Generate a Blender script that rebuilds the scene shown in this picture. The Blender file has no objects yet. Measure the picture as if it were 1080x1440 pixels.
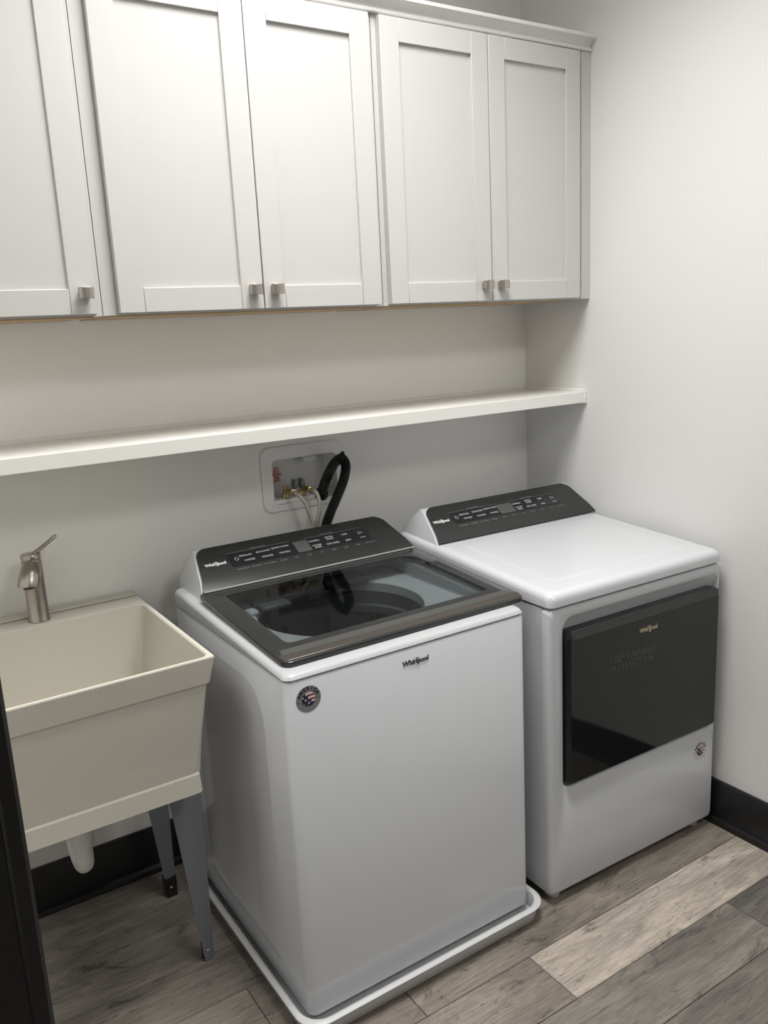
import bpy, bmesh, math, random
from mathutils import Vector, Matrix
random.seed(7)
C = bpy.context.scene.collection
sc = bpy.context.scene
PI = math.pi

# ------------------------------------------------------------------ camera
cam_d = bpy.data.cameras.new('camera'); cam = bpy.data.objects.new('camera', cam_d); C.objects.link(cam)
cF = Vector((0.52486343, 0.82358824, -0.21499023)); cR = Vector((0.83636799, -0.545929, -0.0494987)); cU = Vector((0.15813595, 0.15383089, 0.975361))
cam.matrix_world = Matrix(((cR.x, cU.x, -cF.x, -2.16478), (cR.y, cU.y, -cF.y, -2.36822), (cR.z, cU.z, -cF.z, 1.60394), (0, 0, 0, 1)))
cam_d.sensor_fit = 'HORIZONTAL'; cam_d.sensor_width = 36.0; cam_d.lens = 36.0 * 1180.85 / 1080.0
cam_d.clip_start = 0.02
sc.camera = cam

# ------------------------------------------------------------------ world, lights, exposure
w = bpy.data.worlds.new('world'); sc.world = w; w.use_nodes = True
w.node_tree.nodes['Background'].inputs[0].default_value = (0.8, 0.85, 0.9, 1)
w.node_tree.nodes['Background'].inputs[1].default_value = 0.05

def area(name, loc, size, power, col, rot=(0, 0, 0), size_y=None, spread=180):
    l = bpy.data.lights.new(name, 'AREA'); l.energy = power; l.color = col; l.size = size
    l.spread = math.radians(spread)
    if size_y: l.shape = 'RECTANGLE'; l.size_y = size_y
    o = bpy.data.objects.new(name, l); o.location = loc; o.rotation_euler = rot; C.objects.link(o)
    return o
area('ceiling_light', (-1.12, -1.03, 3.08), 0.8, 32, (1.0, 0.985, 0.955), spread=132)
area('left_fill', (-2.75, -0.45, 3.08), 0.6, 10, (1.0, 0.985, 0.955), spread=140)  # added fill, lifts the washer's left side and the floor under the sink
area('rear_fill', (-0.85, -3.1, 3.05), 0.7, 24, (1.0, 0.985, 0.955))  # added fill from behind the camera, brightens the walls under shelf and cabinets

vs = sc.view_settings
vs.view_transform = 'Standard'; vs.look = 'None'; vs.gamma = 1.0; vs.use_curve_mapping = False
vs.exposure = 0.03

# ------------------------------------------------------------------ materials
def new_mat(name):
    m = bpy.data.materials.new(name); m.use_nodes = True
    return m, m.node_tree, m.node_tree.nodes['Principled BSDF']
def mat(name, col, rough=0.5, metal=0.0, coat=0.0, bump=0.0, bscale=200.0, vary=0.0, vscale=6.0, stretch=(1, 1, 1), spec=0.5):
    m, nt, b = new_mat(name)
    b.inputs['Base Color'].default_value = (*col, 1); b.inputs['Roughness'].default_value = rough
    b.inputs['Metallic'].default_value = metal; b.inputs['Coat Weight'].default_value = coat
    b.inputs['Coat Roughness'].default_value = 0.05
    b.inputs['Specular IOR Level'].default_value = spec
    tc = nt.nodes.new('ShaderNodeTexCoord'); mp = nt.nodes.new('ShaderNodeMapping')
    mp.inputs['Scale'].default_value = stretch
    nt.links.new(tc.outputs['Object'], mp.inputs['Vector'])
    if bump:
        n = nt.nodes.new('ShaderNodeTexNoise'); n.inputs['Scale'].default_value = bscale; n.inputs['Detail'].default_value = 3
        bp = nt.nodes.new('ShaderNodeBump'); bp.inputs['Strength'].default_value = bump; bp.inputs['Distance'].default_value = 0.001
        nt.links.new(mp.outputs[0], n.inputs['Vector']); nt.links.new(n.outputs['Fac'], bp.inputs['Height']); nt.links.new(bp.outputs[0], b.inputs['Normal'])
    if vary:
        n = nt.nodes.new('ShaderNodeTexNoise'); n.inputs['Scale'].default_value = vscale; n.inputs['Detail'].default_value = 4
        mx = nt.nodes.new('ShaderNodeMix'); mx.data_type = 'RGBA'
        mx.inputs[6].default_value = (*[c * (1 - vary) for c in col], 1); mx.inputs[7].default_value = (*[min(1, c * (1 + vary)) for c in col], 1)
        nt.links.new(mp.outputs[0], n.inputs['Vector']); nt.links.new(n.outputs['Fac'], mx.inputs[0]); nt.links.new(mx.outputs[2], b.inputs['Base Color'])
    return m

M_wall = mat('wall_paint_lifted', (0.915, 0.91, 0.885), 0.65, bump=0.12, bscale=350, vary=0.012, vscale=3)  # lightened to stand in for light missing on the back wall
M_wallr = mat('wall_paint_dimmed', (0.745, 0.745, 0.735), 0.65, bump=0.12, bscale=350, vary=0.012, vscale=3)  # same wall paint, darkened where the lamps overlight the right wall
M_reardark = mat('rear_wall_darkened', (0.34, 0.33, 0.31), 0.7, bump=0.1, bscale=300)  # unseen rear wall, made dark to cut light bounced onto the fronts
M_ceil = mat('ceiling_paint', (0.8, 0.8, 0.78), 0.8, bump=0.1, bscale=200)
M_cab = mat('cabinet_white', (0.575, 0.566, 0.553), 0.34, vary=0.006, vscale=4)
M_crown = mat('crown_white_lifted', (0.80, 0.79, 0.775), 0.4)  # lighter than the doors' white to stand in for light the crown lacks
M_ply = mat('raw_wood', (0.46, 0.33, 0.19), 0.7, vary=0.2, vscale=8, stretch=(1, 20, 1))
M_shelf = mat('shelf_white', (0.80, 0.79, 0.76), 0.4, vary=0.01, vscale=5)
M_enam = mat('white_enamel', (0.575, 0.588, 0.615), 0.2, coat=0.2, vary=0.004)
M_plas = mat('white_plastic', (0.80, 0.805, 0.815), 0.38)
M_cover = mat('washer_cover_dimmed', (0.455, 0.463, 0.48), 0.25, coat=0.1)  # appliance white darkened where overhead light would blow out the top cover
M_pan = mat('pan_plastic', (0.60, 0.605, 0.615), 0.35)
M_dark = mat('dark_console', (0.020, 0.020, 0.0195), 0.26, bump=0.08, bscale=900)
M_lidf = mat('lid_frame_dark', (0.030, 0.031, 0.031), 0.16)
M_lidh = mat('lid_handle_bronze', (0.085, 0.074, 0.066), 0.25, metal=0.3)
M_black = mat('black_gloss', (0.010, 0.011, 0.011), 0.06)
M_blackp = mat('black_panel', (0.012, 0.013, 0.015), 0.18)
M_blackbev = mat('black_bevel', (0.035, 0.035, 0.034), 0.2)
M_disp = mat('display_grey', (0.075, 0.075, 0.073), 0.25)
M_tub = mat('tub_grey', (0.16, 0.165, 0.165), 0.45)
M_gray = mat('mid_grey_plastic', (0.17, 0.175, 0.175), 0.4)
M_blk = mat('black_plastic', (0.014, 0.014, 0.015), 0.4)
M_trim = mat('black_trim_paint', (0.010, 0.010, 0.011), 0.35, vary=0.2, vscale=12)
M_sink = mat('sink_plastic', (0.60, 0.575, 0.505), 0.42, bump=0.05, bscale=300, vary=0.012, vscale=8)
M_leg = mat('grey_leg_steel', (0.20, 0.215, 0.235), 0.45, metal=0.2)
M_nick = mat('brushed_nickel', (0.42, 0.385, 0.34), 0.28, metal=1.0, bump=0.1, bscale=60, stretch=(1, 1, 30))
M_knob = mat('satin_nickel', (0.42, 0.39, 0.355), 0.33, metal=0.85)
M_chrome = mat('chrome', (0.75, 0.75, 0.75), 0.15, metal=1.0)
M_brass = mat('brass', (0.60, 0.47, 0.24), 0.3, metal=1.0)
M_braid = mat('braided_steel', (0.55, 0.52, 0.47), 0.4, metal=0.7, bump=0.8, bscale=400)
M_rub = mat('black_rubber', (0.010, 0.010, 0.011), 0.45)
M_pvc = mat('white_pvc', (0.78, 0.78, 0.77), 0.35)
M_box = mat('outlet_box_plastic', (0.85, 0.85, 0.84), 0.4)
M_txtw = mat('print_white', (0.75, 0.75, 0.74), 0.5)
M_txtg = mat('print_grey', (0.40, 0.40, 0.40), 0.5)
M_txtd2 = mat('print_dim_grey', (0.22, 0.22, 0.22), 0.5)
M_txtd = mat('print_dark_grey', (0.058, 0.058, 0.058), 0.4)
M_txtb = mat('print_black', (0.015, 0.015, 0.02), 0.5)
M_red = mat('print_red', (0.55, 0.05, 0.03), 0.5)
M_flagr = mat('flag_red', (0.20, 0.035, 0.035), 0.4)
M_flagw = mat('flag_white', (0.78, 0.70, 0.70), 0.4)
M_flagb = mat('flag_blue', (0.012, 0.016, 0.045), 0.4)
M_silver = mat('silver_disc', (0.24, 0.24, 0.25), 0.3, metal=0.1)
M_badge = mat('brand_badge_metal', (0.16, 0.16, 0.16), 0.25, metal=0.7)
M_clear = mat('sticker_grey', (0.62, 0.62, 0.63), 0.35)
M_gold = mat('badge_pale_gold', (0.62, 0.54, 0.40), 0.3, metal=0.9)
M_sub = mat('subfloor', (0.05, 0.045, 0.04), 0.8)

def glass_mat():
    m = bpy.data.materials.new('tinted_glass'); m.use_nodes = True; nt = m.node_tree
    nt.nodes.remove(nt.nodes['Principled BSDF']); out = nt.nodes['Material Output']
    t = nt.nodes.new('ShaderNodeBsdfTransparent'); t.inputs[0].default_value = (0.68, 0.705, 0.71, 1)
    g = nt.nodes.new('ShaderNodeBsdfGlossy'); g.inputs['Roughness'].default_value = 0.03
    ge = nt.nodes.new('ShaderNodeNewGeometry'); dp = nt.nodes.new('ShaderNodeVectorMath'); dp.operation = 'DOT_PRODUCT'
    nt.links.new(ge.outputs['Normal'], dp.inputs[0]); nt.links.new(ge.outputs['Incoming'], dp.inputs[1])
    def mth(op, a, b=None):
        q = nt.nodes.new('ShaderNodeMath'); q.operation = op
        if hasattr(a, 'links'): nt.links.new(a, q.inputs[0])
        else: q.inputs[0].default_value = a
        if b is not None:
            if hasattr(b, 'links'): nt.links.new(b, q.inputs[1])
            else: q.inputs[1].default_value = b
        return q.outputs[0]
    f_ = mth('ADD', mth('MULTIPLY', mth('POWER', mth('SUBTRACT', 1.0, mth('ABSOLUTE', dp.outputs['Value'])), 5.0), 0.70), 0.022)
    mx = nt.nodes.new('ShaderNodeMixShader')
    nt.links.new(f_, mx.inputs[0]); nt.links.new(t.outputs[0], mx.inputs[1]); nt.links.new(g.outputs[0], mx.inputs[2]); nt.links.new(mx.outputs[0], out.inputs[0])
    return m
M_glass = glass_mat()

def plank_mat():
    m, nt, b = new_mat('weathered_plank')
    N = nt.nodes.new; L = nt.links.new
    tc = N('ShaderNodeTexCoord'); oi = N('ShaderNodeObjectInfo')
    mul = N('ShaderNodeMath'); mul.operation = 'MULTIPLY'; mul.inputs[1].default_value = 37.0
    L(oi.outputs['Random'], mul.inputs[0])
    cx = N('ShaderNodeCombineXYZ'); L(mul.outputs[0], cx.inputs[0]); L(mul.outputs[0], cx.inputs[1]); L(mul.outputs[0], cx.inputs[2])
    ad = N('ShaderNodeVectorMath'); ad.operation = 'ADD'; L(tc.outputs['Object'], ad.inputs[0]); L(cx.outputs[0], ad.inputs[1])
    def noise(scale, sv, det=6, rough=0.6, dist=0.0):
        mp = N('ShaderNodeMapping'); mp.inputs['Scale'].default_value = sv; L(ad.outputs[0], mp.inputs['Vector'])
        n = N('ShaderNodeTexNoise'); n.inputs['Scale'].default_value = scale; n.inputs['Detail'].default_value = det
        n.inputs['Roughness'].default_value = rough; n.inputs['Distortion'].default_value = dist
        L(mp.outputs[0], n.inputs['Vector']); return n.outputs['Fac']
    def ramp(f, p0, c0, p1, c1):
        r = N('ShaderNodeValToRGB'); r.color_ramp.elements[0].position = p0; r.color_ramp.elements[0].color = (c0, c0, c0, 1)
        r.color_ramp.elements[1].position = p1; r.color_ramp.elements[1].color = (c1, c1, c1, 1); L(f, r.inputs[0]); return r.outputs[0]
    fine = ramp(noise(9, (1.2, 26, 1), 10, 0.78, 0.5), 0.34, 0.58, 0.66, 1.26)
    broad = ramp(noise(3.2, (1.0, 4.5, 1), 5, 0.6, 1.0), 0.32, 0.66, 0.68, 1.24)
    blot = ramp(noise(4.5, (1.0, 2.4, 1), 9, 0.78, 2.2), 0.34, 0.34, 0.44, 1.0)
    streak = ramp(noise(5.0, (0.9, 34, 1), 7, 0.7, 0.4), 0.32, 0.40, 0.42, 1.0)
    speck = ramp(noise(30, (1.0, 5.0, 1), 6, 0.75, 0.6), 0.34, 0.45, 0.42, 1.0)
    col = oi.outputs['Color']
    for f in (fine, broad, blot, streak, speck):
        mx = N('ShaderNodeMix'); mx.data_type = 'RGBA'; mx.blend_type = 'MULTIPLY'; mx.inputs[0].default_value = 1.0
        L(col, mx.inputs[6]); L(f, mx.inputs[7]); col = mx.outputs[2]
    L(col, b.inputs['Base Color'])
    b.inputs['Roughness'].default_value = 0.5
    bp = N('ShaderNodeBump'); bp.inputs['Strength'].default_value = 0.25; bp.inputs['Distance'].default_value = 0.001
    L(fine, bp.inputs['Height']); L(bp.outputs[0], b.inputs['Normal'])
    return m
M_plank = plank_mat()

# ------------------------------------------------------------------ helpers
MW = {}          # world matrix of every object made here
def finish(bm, smooth=35):
    bmesh.ops.recalc_face_normals(bm, faces=bm.faces)
    for f in bm.faces: f.smooth = True
    return bm
def obj(name, bm, m, parent=None, local=False, bevel=0.0, segs=2, smooth=35, kind=None, label=None):
    finish(bm)
    if parent is not None and not local: bm.transform(MW[parent.name].inverted())
    me = bpy.data.meshes.new(name); bm.to_mesh(me); bm.free()
    me.set_sharp_from_angle(angle=math.radians(smooth))
    me.materials.append(m)
    o = bpy.data.objects.new(name, me); C.objects.link(o)
    if parent is not None: o.parent = parent; MW[o.name] = MW[parent.name].copy()
    else: MW[o.name] = Matrix.Identity(4)
    if bevel:
        md = o.modifiers.new('bevel', 'BEVEL'); md.width = bevel; md.segments = segs; md.limit_method = 'ANGLE'; md.angle_limit = math.radians(30)
        md.harden_normals = False
    if kind: o['kind'] = kind
    if label: o['label'] = label
    return o
def tag(o, label, cat, group=None):
    o['label'] = label; o['category'] = cat
    if group: o['group'] = group
    return o
def thing(name, loc, label, cat, rz=0.0, group=None):
    o = bpy.data.objects.new(name, None); C.objects.link(o); o.empty_display_size = 0.1
    o.location = loc; o.rotation_euler = (0, 0, rz)
    MW[o.name] = Matrix.Translation(loc) @ Matrix.Rotation(rz, 4, 'Z')
    return tag(o, label, cat, group)
def BM(): return bmesh.new()
def box(bm, x0, x1, y0, y1, z0, z1):
    vs = [bm.verts.new(p) for p in ((x0, y0, z0), (x1, y0, z0), (x1, y1, z0), (x0, y1, z0), (x0, y0, z1), (x1, y0, z1), (x1, y1, z1), (x0, y1, z1))]
    for f in ((0, 3, 2, 1), (4, 5, 6, 7), (0, 1, 5, 4), (1, 2, 6, 5), (2, 3, 7, 6), (3, 0, 4, 7)): bm.faces.new([vs[i] for i in f])
    return bm
def hexa(bm, pts):
    vs = [bm.verts.new(p) for p in pts]
    for f in ((0, 3, 2, 1), (4, 5, 6, 7), (0, 1, 5, 4), (1, 2, 6, 5), (2, 3, 7, 6), (3, 0, 4, 7)): bm.faces.new([vs[i] for i in f])
    return bm
def loft(bm, rings, cap0=True, cap1=True, closed=True, loop=False):
    R = [[bm.verts.new(p) for p in r] for r in rings]; n = len(R[0])
    pairs = list(zip(R, R[1:])) + ([(R[-1], R[0])] if loop else [])
    for a, b in pairs:
        for i in range(n if closed else n - 1):
            j = (i + 1) % n; bm.faces.new((a[i], a[j], b[j], b[i]))
    if cap0 and not loop: bm.faces.new(R[0][::-1])
    if cap1 and not loop: bm.faces.new(R[-1])
    return bm
def rr(x0, x1, y0, y1, r, n=5):
    """rounded rectangle, 4*(n+1) points, counter-clockwise; r may be a 4-tuple (x1y1, x0y1, x0y0, x1y0)"""
    rs = r if isinstance(r, tuple) else (r,) * 4
    P = []
    for k, (cx, cy, sx, sy) in enumerate(((x1, y1, -1, -1), (x0, y1, 1, -1), (x0, y0, 1, 1), (x1, y0, -1, 1))):
        q = rs[k]; ox, oy = cx + sx * q, cy + sy * q
        for i in range(n + 1):
            a = PI / 2 * (k + i / n); P.append((ox + q * math.cos(a), oy + q * math.sin(a)))
    return P
def circ(cx, cy, r, n=32, a0=0): return [(cx + r * math.cos(a0 + 2 * PI * i / n), cy + r * math.sin(a0 + 2 * PI * i / n)) for i in range(n)]
def xy(P, z): return [(x, y, z) for x, y in P]
def xz(P, y): return [(x, y, z) for x, z in P]
def frame_of(d):
    d = d.normalized(); u = Vector((0, 0, 1)) if abs(d.z) < 0.95 else Vector((1, 0, 0))
    a = d.cross(u).normalized(); return a, d.cross(a).normalized()
def smooth_path(P, n=8):
    P = [Vector(p) for p in P]; Q = [2 * P[0] - P[1]] + P + [2 * P[-1] - P[-2]]; out = []
    for i in range(1, len(Q) - 2):
        for k in range(n):
            t = k / n; a, b, c, d = Q[i - 1:i + 3]
            out.append(0.5 * ((2 * b) + (c - a) * t + (2 * a - 5 * b + 4 * c - d) * t * t + (3 * b - a - 3 * c + d) * t ** 3))
    return out + [P[-1]]
def tube(bm, path, r, n=12, rfun=None):
    path = [Vector(p) for p in path]; rings = []; A = None
    for i, p in enumerate(path):
        d = (path[min(i + 1, len(path) - 1)] - path[max(i - 1, 0)]).normalized()
        if A is None: A, B = frame_of(d)
        else:
            A = (A - d * A.dot(d)).normalized(); B = d.cross(A)
        q = rfun(i) if rfun else r
        rings.append([tuple(p + (A * math.cos(2 * PI * k / n) + B * math.sin(2 * PI * k / n)) * q) for k in range(n)])
    return loft(bm, rings)
def lathe(bm, c, prof, n=32, axis='Z'):
    rings = []
    for r, h in prof:
        ring = []
        for k in range(n):
            a = 2 * PI * k / n; u, v = r * math.cos(a), r * math.sin(a)
            ring.append({'Z': (c[0] + u, c[1] + v, c[2] + h), 'Y': (c[0] + u, c[1] + h, c[2] + v), 'X': (c[0] + h, c[1] + u, c[2] + v)}[axis])
        rings.append(ring)
    return loft(bm, rings)
def text_bm(bm, body, size, mtx, align='CENTER', depth=0.0004, shear=0.0, bold=0.0, sx=1.0):
    """flat lettering; mtx maps the text plane (x right, y up, z out) into place"""
    cu = bpy.data.curves.new('lettering', 'FONT'); cu.body = body; cu.size = size; cu.align_x = align; cu.align_y = 'CENTER'
    cu.extrude = depth; cu.shear = shear; cu.offset = bold; cu.resolution_u = 3
    o = bpy.data.objects.new('lettering', cu); C.objects.link(o)
    me = bpy.data.meshes.new_from_object(o)
    me.transform(mtx @ Matrix.Diagonal((sx, 1, 1, 1))); bm.from_mesh(me)
    bpy.data.objects.remove(o); bpy.data.curves.remove(cu); bpy.data.meshes.remove(me)
    return bm
def plane_mtx(o, ex, ey):
    ex = Vector(ex).normalized(); ey = Vector(ey).normalized(); ez = ex.cross(ey)
    return Matrix(((ex.x, ey.x, ez.x, o[0]), (ex.y, ey.y, ez.y, o[1]), (ex.z, ey.z, ez.z, o[2]), (0, 0, 0, 1)))

# ------------------------------------------------------------------ the room
H = 3.1
def wall(name, x0, x1, y0, y1, z0=0.0, z1=H, m=None):
    return obj(name, box(BM(), x0, x1, y0, y1, z0, z1), m or M_wall, kind='structure')
# back wall with the opening for the recessed outlet box
hx0, hx1, hz0, hz1 = -1.066, -0.832, 1.071, 1.218
bm = BM()
outer = rr(-3.3, 0.0, 0.0, H, 0.0001, 5); inner = rr(hx0, hx1, hz0, hz1, 0.018, 5)
loft(bm, [xz(outer, 0.0), xz(inner, 0.0), xz(inner, 0.11), xz(outer, 0.11)], loop=True)
obj('wall_back', bm, M_wall, kind='structure', smooth=20)
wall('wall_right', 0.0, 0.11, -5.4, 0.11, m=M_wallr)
wall('wall_front', -3.3, -2.085, -1.385, -1.28)
wall('wall_left', -3.41, -3.3, -5.4, 0.11)
wall('wall_rear', -3.41, 0.11, -5.51, -5.4, m=M_reardark)
obj('ceiling', box(BM(), -3.41, 0.11, -5.51, 0.11, H, H + 0.1), M_ceil, kind='structure')
floor = obj('floor', box(BM(), -3.41, 0.11, -5.51, 0.11, -0.12, -0.006), M_sub, kind='structure')

# planks: rows run along the back wall, one object each
PW = 0.1695; GAP = 0.0009; T = 0.0059
joint = {0: -0.896, 1: -0.316, -1: -1.22, -2: -1.535, -3: -0.95, -4: -1.42, 2: -1.02, 3: -0.55, -5: -1.1, -6: -0.25}
tones = [(0.335, 0.30, 0.262), (0.30, 0.265, 0.232), (0.36, 0.322, 0.283), (0.27, 0.24, 0.213), (0.318, 0.278, 0.24)]
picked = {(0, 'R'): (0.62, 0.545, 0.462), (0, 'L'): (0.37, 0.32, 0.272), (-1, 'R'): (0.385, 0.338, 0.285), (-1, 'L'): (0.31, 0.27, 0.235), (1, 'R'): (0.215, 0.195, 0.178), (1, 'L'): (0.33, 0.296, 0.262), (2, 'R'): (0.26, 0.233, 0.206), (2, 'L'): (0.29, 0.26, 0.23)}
plank_meshes = {}
def plank(x0, x1, y0, y1, col):
    key = (round(x1 - x0, 4), round(y1 - y0, 4))
    if key not in plank_meshes:
        L, W = key; bm = BM(); e = 0.0012
        loft(bm, [xy([(0, 0), (L, 0), (L, W), (0, W)], -T), xy([(0, 0), (L, 0), (L, W), (0, W)], -e), xy([(e, e), (L - e, e), (L - e, W - e), (e, W - e)], 0.0)])
        finish(bm); me = bpy.data.meshes.new('plank'); bm.to_mesh(me); bm.free(); me.set_sharp_from_angle(angle=0.3); me.materials.append(M_plank)
        plank_meshes[key] = me
    o = bpy.data.objects.new('plank', plank_meshes[key]); C.objects.link(o); o.parent = floor
    o.location = (x0, y0, 0.0); o.color = (*[c * 0.66 for c in col], 1)
for r in range(-6, 27):
    ytop = -0.9645 - PW * r; ybot = ytop - PW
    y1, y0 = min(ytop, 0.0) - GAP, max(ybot, -5.4) + GAP
    if y1 - y0 < 0.02: continue
    j = joint.get(r, -random.uniform(0.15, 1.1)); xs = [j]
    while xs[-1] > -3.3: xs.append(xs[-1] - 1.22)
    xs = [0.0] + ([j + 1.22] if j + 1.22 < 0 else []) + xs
    xs = sorted(set(xs), reverse=True)
    for a, b in zip(xs[1:], xs):
        x0 = max(a, -3.3); 
        if b - x0 < 0.03: continue
        side = 'R' if abs(a - j) < 1e-6 else ('L' if abs(b - j) < 1e-6 else '')
        plank(x0 + GAP, b - GAP, y0, y1, picked.get((r, side), random.choice(tones)))

# baseboards with their shoe moulding
def prof_ext(bm, prof, axis, a, b):
    """extrude a (depth, z) profile along X (depth = -y) or along Y (depth = -x)"""
    if axis == 'X': return loft(bm, [[(a, -d, z) for d, z in prof], [(b, -d, z) for d, z in prof]])
    return loft(bm, [[(-d, a, z) for d, z in prof], [(-d, b, z) for d, z in prof]])
bprof = [(0, 0), (0.014, 0), (0.014, 0.134), (0.009, 0.143), (0, 0.143)]
sprof = [(0.0142, 0), (0.031, 0), (0.030, 0.008), (0.026, 0.015), (0.0142, 0.019)]
b = obj('baseboard_back', prof_ext(BM(), bprof, 'X', -3.3, -0.002), M_trim, kind='structure')
obj('shoe_moulding', prof_ext(BM(), sprof, 'X', -3.3, -0.033), M_trim, b)
b = obj('baseboard_right', prof_ext(BM(), bprof, 'Y', -5.4, -0.016), M_trim, kind='structure')
obj('shoe_moulding', prof_ext(BM(), sprof, 'Y', -5.4, -0.034), M_trim, b)
# black casing round the end of the short wall at the left of the opening
bm = BM(); box(bm, -2.175, -2.083, -1.402, -1.3855, 0.0, 2.2)
t1 = obj('trim_1', bm, M_trim, kind='structure', bevel=0.002)
bm = BM()
obj('casing_bead', loft(bm, [[(x, y, z) for x, y in ((-2.0845, -1.3855), (-2.0845, -1.404), (-2.081, -1.407), (-2.066, -1.407), (-2.0615, -1.403), (-2.0615, -1.3855))] for z in (0.0, 2.2)]), M_trim, t1)
obj('jamb_board', box(BM(), -2.0845, -2.0665, -1.385, -1.275, 0.0, 2.2), M_trim, t1, bevel=0.002)

# ------------------------------------------------------------------ wall cabinets
ZB, ZT, YF = 1.662, 2.417, -0.3114
def cabinet(x0, x1, label, doors, filler=None):
    t = thing('wall_cabinet', ((x0 + x1) / 2, -0.15, ZB), label, 'cabinet', group='white wall cabinets over the shelf')
    bm = BM(); s = 0.018
    box(bm, x0, x0 + s, YF + 0.02, -0.001, ZB, ZT); box(bm, x1 - s, x1, YF + 0.02, -0.001, ZB, ZT)
    box(bm, x0 + s, x1 - s, -0.01, -0.001, ZB + 0.012, ZT); box(bm, x0 + s, x1 - s, YF + 0.02, -0.01, ZT - s, ZT)
    obj('carcass', bm, M_cab, t)
    obj('bottom_panel', box(BM(), x0 + 0.0185, x1 - 0.0185, YF + 0.012, -0.0105, ZB - 0.003, ZB + 0.011), M_ply, t, label='raw wood bottom panel')
    bm = BM(); f = 0.038
    box(bm, x0 + .0005, x0 + f, YF, YF + 0.0195, ZB, ZT); box(bm, x1 - f, x1 - .0005, YF, YF + 0.0195, ZB, ZT)
    box(bm, x0 + f, x1 - f, YF, YF + 0.0195, ZT - 0.05, ZT); box(bm, x0 + f, x1 - f, YF, YF + 0.0115, ZB, ZB + 0.04)
    obj('face_frame', bm, M_cab, t)
    for (a, b_, side) in doors:
        za, zb, y0, y1 = 1.666, 2.411, YF - 0.0205, YF - 0.001
        bm = BM(); st = 0.0605
        for q in ((a, a + st, za, zb), (b_ - st, b_, za, zb)): box(bm, q[0], q[1], y0, y1, q[2], q[3])
        for q in ((a + st + .0004, b_ - st - .0004, za, za + 0.057), (a + st + .0004, b_ - st - .0004, zb - 0.06, zb)): box(bm, q[0], q[1], y0, y1, q[2], q[3])
        d = obj('door', bm, M_cab, t, bevel=0.0012, segs=2)
        obj('door_panel', box(BM(), a + st - 0.004, b_ - st + 0.004, y0 + 0.008, y1 - 0.002, za + 0.053, zb - 0.056), M_cab, d)
        kx = b_ - 0.028 if side > 0 else a + 0.030; kz = 1.713
        k = obj('knob', loft(BM(), [[(kx + x, y0 + y, z) for x, y in ((-.017, -.0155), (-.0175, -.020), (-.0155, -.0255), (-.011, -.0285), (-.005, -.0295), (.005, -.0295), (.011, -.0285), (.0155, -.0255), (.0175, -.020), (.017, -.0155), (.0135, -.0155), (.012, -.0215), (0, -.0245), (-.012, -.0215), (-.0135, -.0155))] for z in (kz - 0.0128, kz + 0.0128)]), M_knob, d, bevel=0.0006)
        bm2 = BM(); box(bm2, kx - 0.0115, kx + 0.0115, y0 - 0.0235, y0 - 0.0003, kz - 0.010, kz + 0.010)
        bm2.transform(MW[t.name].inverted()); kk = k.data; tmp = BM(); tmp.from_mesh(kk)
        me2 = bpy.data.meshes.new('knob_post'); bm2.to_mesh(me2); tmp.from_mesh(me2); tmp.to_mesh(kk); tmp.free(); bm2.free()
    if filler:
        obj('filler_strip', box(BM(), filler[0], filler[1], YF - 0.008, YF + 0.012, ZB, ZT), M_cab, t, bevel=0.0015)
        for z in (2.40, 2.03, 1.68): obj('nail', lathe(BM(), ((filler[0] + filler[1]) / 2, YF - 0.0078, z), [(0.0018, 0), (0.0018, -0.0008)], 8, 'Y'), M_txtg, t)
    return t
cabinet(-2.062, -1.6085, 'white wall cabinet at the left with one shaker door above the laundry sink', [(-2.024, -1.6225, 1)])
cabinet(-1.6075, -0.822, 'middle white wall cabinet with a pair of shaker doors above the washing machine', [(-1.572, -1.2005, 1), (-1.1975, -0.838, -1)])
cabinet(-0.8205, -0.0425, 'white wall cabinet at the right end by the side wall, above the dryer', [(-0.8045, -0.4345, 1), (-0.4305, -0.0585, -1)], filler=(-0.0415, -0.0008))
# crown moulding along the top of the cabinets
cp = [(0.290, 2.4175), (0.3225, 2.4175), (0.3245, 2.420), (0.3245, 2.427), (0.3215, 2.4295), (0.323, 2.436), (0.329, 2.4425), (0.338, 2.4465), (0.3440, 2.4478), (0.3465, 2.450), (0.3472, 2.459), (0.290, 2.459)]
obj('trim_2', prof_ext(BM(), cp, 'X', -2.062, -0.0008), M_crown, kind='structure')

# ------------------------------------------------------------------ shelf under the cabinets
sh = thing('wall_shelf', (-1.12, -0.15, 1.316), 'long thick white shelf along the back wall under the cabinets', 'shelf')
obj('shelf_board', box(BM(), -2.249, -0.0008, -0.2870, -0.0008, 1.320, 1.353), M_shelf, sh)
obj('fascia', box(BM(), -2.249, -0.014, -0.306, -0.2872, 1.316, 1.3533), M_shelf, sh, bevel=0.0012)
obj('end_block', box(BM(), -0.0135, -0.0008, -0.3085, -0.2872, 1.314, 1.3565), M_shelf, sh, bevel=0.001)
for z in (1.3275, 1.347): obj('nail', lathe(BM(), (-0.007, -0.3085, z), [(0.0015, 0), (0.0015, -0.0006)], 8, 'Y'), M_txtg, sh)
bm = BM(); prof = [(0.0008, 1.3532), (0.008, 1.3532), (0.007, 1.360), (0.003, 1.363), (0.0008, 1.363)]
obj('back_bead', prof_ext(bm, prof, 'X', -2.249, -0.0095), M_shelf, sh)
obj('side_bead', prof_ext(BM(), prof, 'Y', -0.29, -0.0012), M_shelf, sh)

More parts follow.
